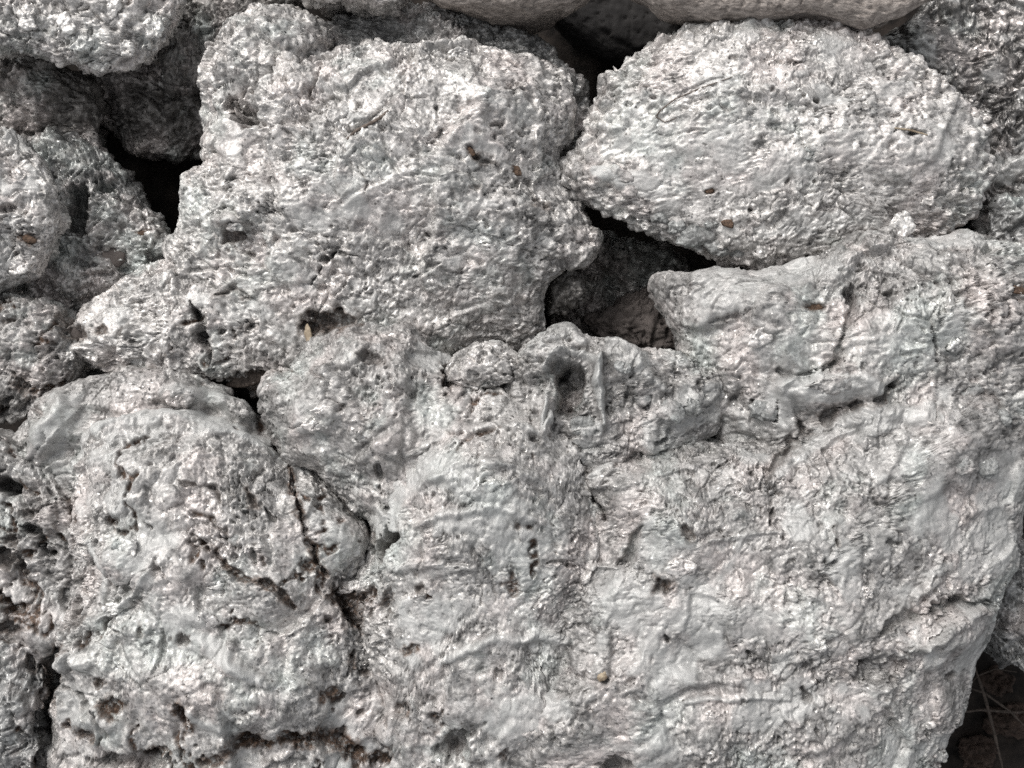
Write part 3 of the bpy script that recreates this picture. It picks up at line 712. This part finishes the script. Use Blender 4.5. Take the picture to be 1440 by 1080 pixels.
# right middle
lump("crusted_rock", "grey cracked lump right of the central hole, below the flat oval lump", [(922,398),(940,382),(1000,378),(1060,390),(1110,380),(1160,355),(1215,328),(1245,322),(1300,334),(1360,328),(1420,334),(1520,360),(1560,480),(1500,620),(1300,680),(1100,690),(1010,620),(985,560),(960,490),(940,440)], 46, 95, "froth", M_FROTH, n_exp=2.1, centre=(1230,510), seed=22, depth=260, group=G1)
# centre row
lump("crusted_rock", "bluish grey knobbly lump left of centre below the large pinkish lump", [(385,590),(378,550),(405,515),(430,488),(480,465),(530,455),(575,462),(610,490),(640,510),(690,560),(690,660),(620,740),(540,740),(470,680),(410,640)], 55, 85, "froth", M_FROTH, n_exp=2.0, seed=23, depth=260, group=G1)
nug = lump("crusted_rock", "small oval glittering nugget wedged at the centre", [(628,520),(640,500),(668,488),(700,488),(722,502),(730,520),(722,540),(690,550),(650,548),(630,538)], 106, 32, "flaky", M_SILVER, seed=24, spacing=1.6, depth=80, group=G1, features=False)
lump("crusted_rock", "bright frothy lump with a deep hollow right below the central hole", [(715,515),(735,490),(760,472),(800,466),(850,480),(900,495),(940,490),(985,500),(1020,540),(1020,600),(960,650),(880,660),(800,660),(720,630),(690,600),(692,555)], 80, 62, "froth", M_FROTH, seed=25, spacing=1.6, depth=260, group=G1)
# lower left
lump("crusted_rock", "pale ridge of a lump rising behind the lower left dome", [(0,640),(30,590),(70,560),(130,530),(200,512),(250,515),(310,540),(350,565),(388,602),(380,640),(300,700),(120,720),(20,700)], 20, 55, "froth", M_FROTH, rusty=0.55, seed=26, depth=260, group=G1)
lump("crusted_rock", "pitted lump at left edge with a black hole", [(-90,590),(-10,600),(50,640),(110,700),(150,800),(140,900),(70,930),(-20,900),(-100,820)], 55, 50, "froth", M_FROTH, rusty=0.75, seed=27, depth=280, group=G1)
lump("crusted_rock", "bluish grey lump in the bottom left corner", [(-80,890),(0,885),(50,900),(72,950),(60,1010),(62,1070),(40,1140),(-80,1150)], 75, 40, "knob", M_GREY, rusty=0.7, seed=28, depth=300, spacing=2.0, group=G1)
lump("crusted_rock", "large rust veined silver dome at lower left", [(105,660),(120,610),(170,588),(250,580),(320,598),(385,628),(430,660),(480,690),(520,730),(532,765),(510,810),(540,880),(560,960),(560,1060),(520,1150),(300,1190),(100,1160),(75,1080),(75,990),(95,920),(110,830),(100,740)], 62, 120, "froth", M_PALE, centre=(300,830), n_exp=1.9, rusty=0.42, seed=29, depth=330, group=G1)
# lower right
lump("crusted_rock", "broad pale grey lump filling the lower right, largest of all", [(700,880),(750,730),(830,640),(950,605),(1060,620),(1110,600),(1180,575),(1260,562),(1340,545),(1420,520),(1480,560),(1470,650),(1440,720),(1425,800),(1395,880),(1368,925),(1355,985),(1322,1040),(1300,1110),(1200,1190),(950,1210),(750,1180),(640,1120)], 64, 125, "mud", M_FROTH, centre=(1060,850), seed=30, depth=330, group=G1, n_exp=2.0)
lump("crusted_rock", "wrinkled pale dome in the middle of the lower half", [(518,730),(530,650),(590,590),(690,535),(760,560),(815,605),(845,670),(860,740),(860,810),(830,880),(790,980),(800,1090),(720,1180),(600,1180),(520,1120),(510,1000),(505,900),(505,820)], 70, 115, "mud", M_PALE, centre=(690,800), n_exp=1.9, rusty=0.2, seed=31, depth=330, group=G1)

# ------------------------------------------------------------------ small parts and loose bits
ALLX = np.concatenate([a[0] for v in LUMPS.values() for a in v]); ALLY = np.concatenate([a[1] for v in LUMPS.values() for a in v]); ALLZ = np.concatenate([a[2] for v in LUMPS.values() for a in v])
def surf(x, y, r=5, pct=60):
    m = (np.abs(ALLX - x) < r) & (np.abs(ALLY - y) < r)
    z = ALLZ[m]
    if not len(z): return -330.0
    z = z[z > z.max() - 25]
    return float(np.percentile(z, pct))
def blob(x, y, rx, ry, an, seed, n=14, jag=0.16):
    rg = random.Random(seed); c_, s_ = math.cos(math.radians(an)), math.sin(math.radians(an)); out = []
    for k in range(n):
        t = 2 * math.pi * k / n; f = 1 + rg.uniform(-jag, jag)
        u, v = rx * f * math.cos(t), ry * f * math.sin(t)
        out.append((x + u * c_ - v * s_, y + u * s_ + v * c_))
    return out
BY_LABEL = {o.get("label"): o for o in bpy.data.objects if o.get("label")}
def find(part): return next(o for k, o in BY_LABEL.items() if part in k)
rockC, rockK, rockM, rockR = find("flat oval bright"), find("grey cracked lump right"), find("largest of all"), find("bright frothy lump")
rockL = find("low glittering")
rockA, rockN = find("large pinkish silver"), find("rust veined")
def nodule(parent, x, y, rx, ry, an, h, mat=M_NODULE, seed=0, dz=-2):
    z = surf(x, y, 6) + dz
    lump("nodule", None, blob(x, y, rx, ry, an, seed), z, 0.72 * h, "nodule", mat, seed=200 + seed, spacing=2.2, depth=14, parent=parent, features=False, tuck=0.8)
for k, (p, x, y, rx, ry, an, h) in enumerate([
    (rockC, 980, 331, 32, 17, -8, 16), (rockC, 1008, 347, 20, 12, 20, 12), (rockC, 928, 303, 17, 13, 30, 12), (rockC, 868, 246, 26, 11, 12, 9),
    (rockC, 903, 288, 15, 11, 40, 11), (rockC, 838, 226, 16, 12, 0, 10), (rockC, 952, 318, 13, 10, 10, 10), (rockC, 815, 240, 12, 14, 0, 10), (rockC, 884, 268, 12, 9, 30, 9), (rockC, 1036, 356, 13, 8, 10, 8),
    (rockC, 1002, 312, 11, 9, 0, 9), (rockC, 1138, 216, 9, 10, 10, 5),
    (rockM, 1352, 655, 21, 16, 10, 9), (rockM, 1386, 656, 19, 18, 0, 9), (rockM, 1410, 588, 11, 13, 0, 8), (rockM, 1020, 840, 12, 9, 0, 5), (rockM, 1322, 1062, 12, 10, 0, 10),
    (rockR, 943, 577, 21, 16, 10, 14), (rockR, 972, 572, 13, 13, 0, 12), (rockR, 822, 598, 24, 15, 10, 10), (rockR, 878, 515, 12, 9, 20, 9), (rockR, 906, 560, 12, 10, 0, 9),
    (rockK, 1360, 553, 24, 12, -12, 8), (rockK, 1130, 420, 9, 6, 0, 8), (rockK, 1072, 578, 20, 14, 20, 12),
    (rockN, 172, 770, 13, 12, 0, 9), (rockN, 300, 815, 13, 10, 0, 8), (rockN, 330, 760, 13, 9, 20, 8)]):
    nodule(p, x, y, rx, ry, an, h, seed=k)
# larger flakes standing out of the crust
rockD, rockE, rockP, rockO = find("bright silver lump in the top left"), find("round silver lump cut"), find("bluish grey knobbly"), find("pale ridge of a lump")
M_FLAKE = crust_mat("bright_flake", (0.62, 0.605, 0.585), (0.40, 0.39, 0.38), metallic=0.34, rough=(0.34, 0.5), bump=0.3)
def flake(parent, x, y, rx, ry, an, h, mat, seed):
    z = surf(x, y, 6, 75) - 3; rg = random.Random(900 + seed)
    lump("flake", None, blob(x, y, rx, ry, an, 500 + seed, 8, 0.28), z, h, "flake", mat, seed=500 + seed, spacing=2.0, depth=9, parent=parent, features=False, tuck=0.7, n_exp=3.2, tilt=(rg.uniform(-.22, .22), rg.uniform(-.22, .22)))
for k, (p, x, y, rx, ry, an, h, m) in enumerate([
    (rockD, 88, 32, 20, 14, 20, 6, M_FLAKE), (rockD, 215, 38, 16, 20, 10, 7, M_FLAKE), (rockD, 155, 12, 17, 20, 0, 6, M_FLAKE), (rockD, 118, 62, 18, 12, -20, 6, M_FLAKE), (rockD, 178, 68, 14, 11, 30, 6, M_FLAKE), (rockD, 40, 30, 14, 12, 0, 5, M_FLAKE), (rockD, 140, 92, 14, 9, 0, 5, M_FLAKE),
    (rockC, 1266, 318, 20, 18, 20, 5, M_FLAKE), (rockC, 1078, 228, 14, 11, 0, 3, M_FLAKE), (rockC, 1120, 80, 12, 8, 0, 4, M_FLAKE), (rockC, 1300, 280, 14, 9, 30, 4, M_FLAKE), (rockC, 985, 225, 10, 6, 20, 3, M_FLAKE), (rockC, 1150, 62, 12, 7, 10, 4, M_FLAKE),
    (rockK, 1345, 480, 18, 9, -40, 6, M_FLAKE), (rockK, 1072, 474, 24, 13, -30, 8, M_FLAKE), (rockK, 1170, 540, 34, 12, -5, 6, M_FROTH),
    (rockM, 958, 798, 20, 15, -10, 7, M_FLAKE), (rockM, 1215, 832, 10, 8, 30, 4, M_FLAKE), (rockM, 1150, 908, 11, 9, 0, 5, M_FLAKE), (rockM, 1305, 1020, 9, 7, 0, 5, M_FLAKE), (rockM, 1000, 1005, 10, 7, 0, 4, M_FLAKE),
    (rockN, 180, 770, 15, 13, 10, 7, M_FLAKE), (rockN, 292, 872, 20, 12, 40, 6, M_FLAKE), (rockN, 300, 820, 14, 10, 0, 5, M_FLAKE), (rockN, 160, 855, 15, 12, 0, 5, M_FLAKE), (rockN, 490, 825, 18, 9, -25, 7, M_FLAKE),
    (rockP, 440, 600, 18, 8, 5, 5, M_FLAKE), (rockP, 450, 575, 14, 7, -10, 5, M_FLAKE), (rockO, 250, 560, 22, 13, 5, 5, M_FROTH), (rockO, 335, 575, 20, 13, 35, 5, M_FROTH),
    (rockE, 30, 370, 20, 14, -20, 4, M_FLAKE), (rockE, 25, 245, 12, 9, 0, 4, M_FLAKE),
    (rockL, 95, 500, 12, 8, 0, 5, M_FLAKE), (rockL, 130, 500, 10, 7, 20, 4, M_FLAKE), (rockA, 470, 395, 16, 11, 0, 4, M_FLAKE), (rockL, 230, 440, 12, 7, 10, 4, M_FLAKE), (rockA, 645, 75, 16, 9, 0, 5, M_FLAKE), (rockA, 330, 318, 13, 8, 0, 4, M_FROTH)]):
    flake(p, x, y, rx, ry, an, h, m, k)

def loose(name, label, cat, x, y, rx, ry, an, h, mat, seed, group=None, jag=0.3, dz=-1, n=9):
    z = surf(x, y, 5) + dz
    return lump(name, label, blob(x, y, rx, ry, an, seed, n, jag), z, h, "stone_small", mat, seed=300 + seed, spacing=1.8, depth=5, category=cat, group=group, features=False, tuck=0.85, n_exp=3)
CH = "small brown chips lying on the lumps"
loose("rusty_chip", "small orange brown chip on right side of the large pinkish silver lump", "chip", 725, 240, 12, 6, 18, 3, M_RUST, 1, CH)
loose("rusty_chip", "tiny reddish chip left of the orange brown chip on the pinkish lump", "chip", 662, 213, 7, 5, 40, 3, M_RUST, 2, CH)
loose("rusty_chip", "golden brown chip beside the smooth nodules under the flat oval lump", "chip", 1024, 314, 11, 7, 25, 6, M_RUST, 3, CH)
loose("rusty_chip", "dark brown chip near lower edge of the flat oval lump", "chip", 997, 269, 8, 5, 0, 4, M_RUST, 4, CH)
loose("rusty_chip", "reddish brown chip on the grey cracked lump", "chip", 1143, 432, 14, 6, 5, 3, M_RUST, 5, CH, dz=-3)
loose("rusty_chip", "rust red flake on the round lump at left edge", "chip", 36, 336, 14, 6, 8, 3, M_RUST, 6, CH)
loose("rusty_chip", "small orange flake on the sloping grey lump beside the black gap", "chip", 200, 328, 8, 3.5, 0, 3, M_RUST, 7, CH)
loose("rusty_chip", "orange brown flake at the right edge of the picture", "chip", 1431, 408, 10, 6, 10, 3, M_RUST, 8, CH)
loose("brown_stone", "flat greyish brown stone on the sloping lump at left", "stone", 158, 362, 20, 17, 20, 6, M_CLAY, 9)
loose("brown_stone", "long dark reddish brown stone wedged below the pinkish lump", "stone", 354, 531, 40, 11, -10, 7, M_TWIG, 10, jag=0.2, n=14)
loose("brown_stone", "dull brown pebble at left in the mottled crust", "stone", 108, 469, 15, 10, -10, 8, M_CLAY, 11)
loose("straw_piece", "short upright pale straw piece beside the rusty hollow", "straw", 434, 474, 5.5, 19, -8, 4, M_STRAW, 12, jag=0.15)
loose("straw_piece", "tiny yellowish chip in the broad lower right lump", "straw", 846, 951, 8, 6, -20, 3, M_STRAW, 13)

def tube(name, label, cat, pts, rad, mat, group=None, zs=None, lift=2.0, sides=7):
    pts = [np.array(p, float) for p in pts]; dense = []
    for k in range(len(pts) - 1):
        for t in np.linspace(0, 1, 6, endpoint=False): dense.append(pts[k] * (1 - t) + pts[k + 1] * t)
    dense.append(pts[-1])
    n = len(dense); zz = np.array([surf(p[0], p[1], 5) + lift for p in dense]) if zs is None else np.interp(np.linspace(0, 1, n), np.linspace(0, 1, len(zs)), zs)
    zz = np.convolve(np.pad(zz, 3, 'edge'), np.ones(7) / 7, 'valid')
    C = np.array([[*unproj(p[0], p[1], z), z] for p, z in zip(dense, zz)])
    T = np.gradient(C, axis=0); T /= np.linalg.norm(T, axis=1, keepdims=True)
    A = np.cross(T, [0.1, 0.2, 1.0]); A /= np.linalg.norm(A, axis=1, keepdims=True); B = np.cross(T, A)
    V = []
    for i in range(n):
        r = rad * (0.35 + 0.65 * math.sin(math.pi * min(0.97, 0.12 + 0.8 * i / (n - 1)))) * (1 + 0.2 * math.sin(i * 2.1))
        for k in range(sides):
            a = 2 * math.pi * k / sides; V.append(C[i] + r * (A[i] * math.cos(a) + B[i] * math.sin(a)))
    Q = [[i * sides + k, i * sides + (k + 1) % sides, (i + 1) * sides + (k + 1) % sides, (i + 1) * sides + k] for i in range(n - 1) for k in range(sides)]
    T_ = [[0, k + 1, k] for k in range(1, sides - 1)] + [[(n - 1) * sides, (n - 1) * sides + k, (n - 1) * sides + k + 1] for k in range(1, sides - 1)]
    o = mesh_obj(name, np.array(V), np.array(Q), mat, None, None, True, np.array(T_))
    return tag(o, label, cat, group)
tube("twig", "short dark curved twig on the pinkish silver lump", "twig", [(488,196),(500,184),(520,174),(534,166),(546,155)], 2.4, M_TWIG)
tube("root_fibre", "thin dark root fibre looping on the flat oval lump", "fibre", [(1030,108),(985,124),(948,140),(928,156),(922,164),(935,172),(952,166)], 0.9, M_TWIG, lift=1.5)
tube("straw_needle", "fine pale straw needle on right half of the flat oval lump", "straw", [(1258,180),(1280,183),(1305,190)], 1.5, M_STRAW)
ST = "dead stalks in the dark gap"
tube("dead_stalk", "dry stalk standing steeply in the dark gap at bottom right", "stalk", [(1368,930),(1385,980),(1398,1030),(1412,1090)], 2.6, M_STALK, ST, zs=[-150, -170, -200, -240])
tube("dead_stalk", "dry stalk lying level across the dark gap at bottom right", "stalk", [(1335,1003),(1380,998),(1430,1002),(1480,996)], 2.4, M_STALK, ST, zs=[-235, -240, -245, -250])
tube("dead_stalk", "dry stalk slanting to the right edge in the dark gap", "stalk", [(1350,962),(1385,975),(1420,1000),(1460,1040)], 2.0, M_STALK, ST, zs=[-200, -205, -220, -240])
tube("dead_stalk", "thin dry stalk crossing upper part of the dark gap", "stalk", [(1345,985),(1375,950),(1400,940),(1430,945)], 1.5, M_STALK, ST, zs=[-230, -190, -190, -210])

CL = "soil clods in the dark gap"
M_CLOD = plain_mat("brown_soil_clod", (0.02, 0.014, 0.011), (0.06, 0.042, 0.034), 12, 0.95, bump=0.9)
for k, (x, y, rx, ry, lab) in enumerate([(1425, 1010, 34, 20, "reddish brown soil clod at the right edge under the stalks"), (1372, 1062, 30, 22, "dark soil clod at the bottom of the right hand gap"), (1405, 960, 22, 15, "small soil clod high up in the right hand gap")]):
    lump("soil_clod", lab, blob(x, y, rx, ry, 20 * k, 50 + k, 10, 0.25), -320, 28, "knob", M_CLOD, seed=400 + k, spacing=2.6, depth=20, category="clod", group=CL, features=False, tuck=0.9)
print("verts", sum(len(o.data.vertices) for o in bpy.data.objects if o.type == 'MESH'), "tris", sum(len(o.data.loops) - 2 * len(o.data.polygons) for o in bpy.data.objects if o.type == 'MESH'))
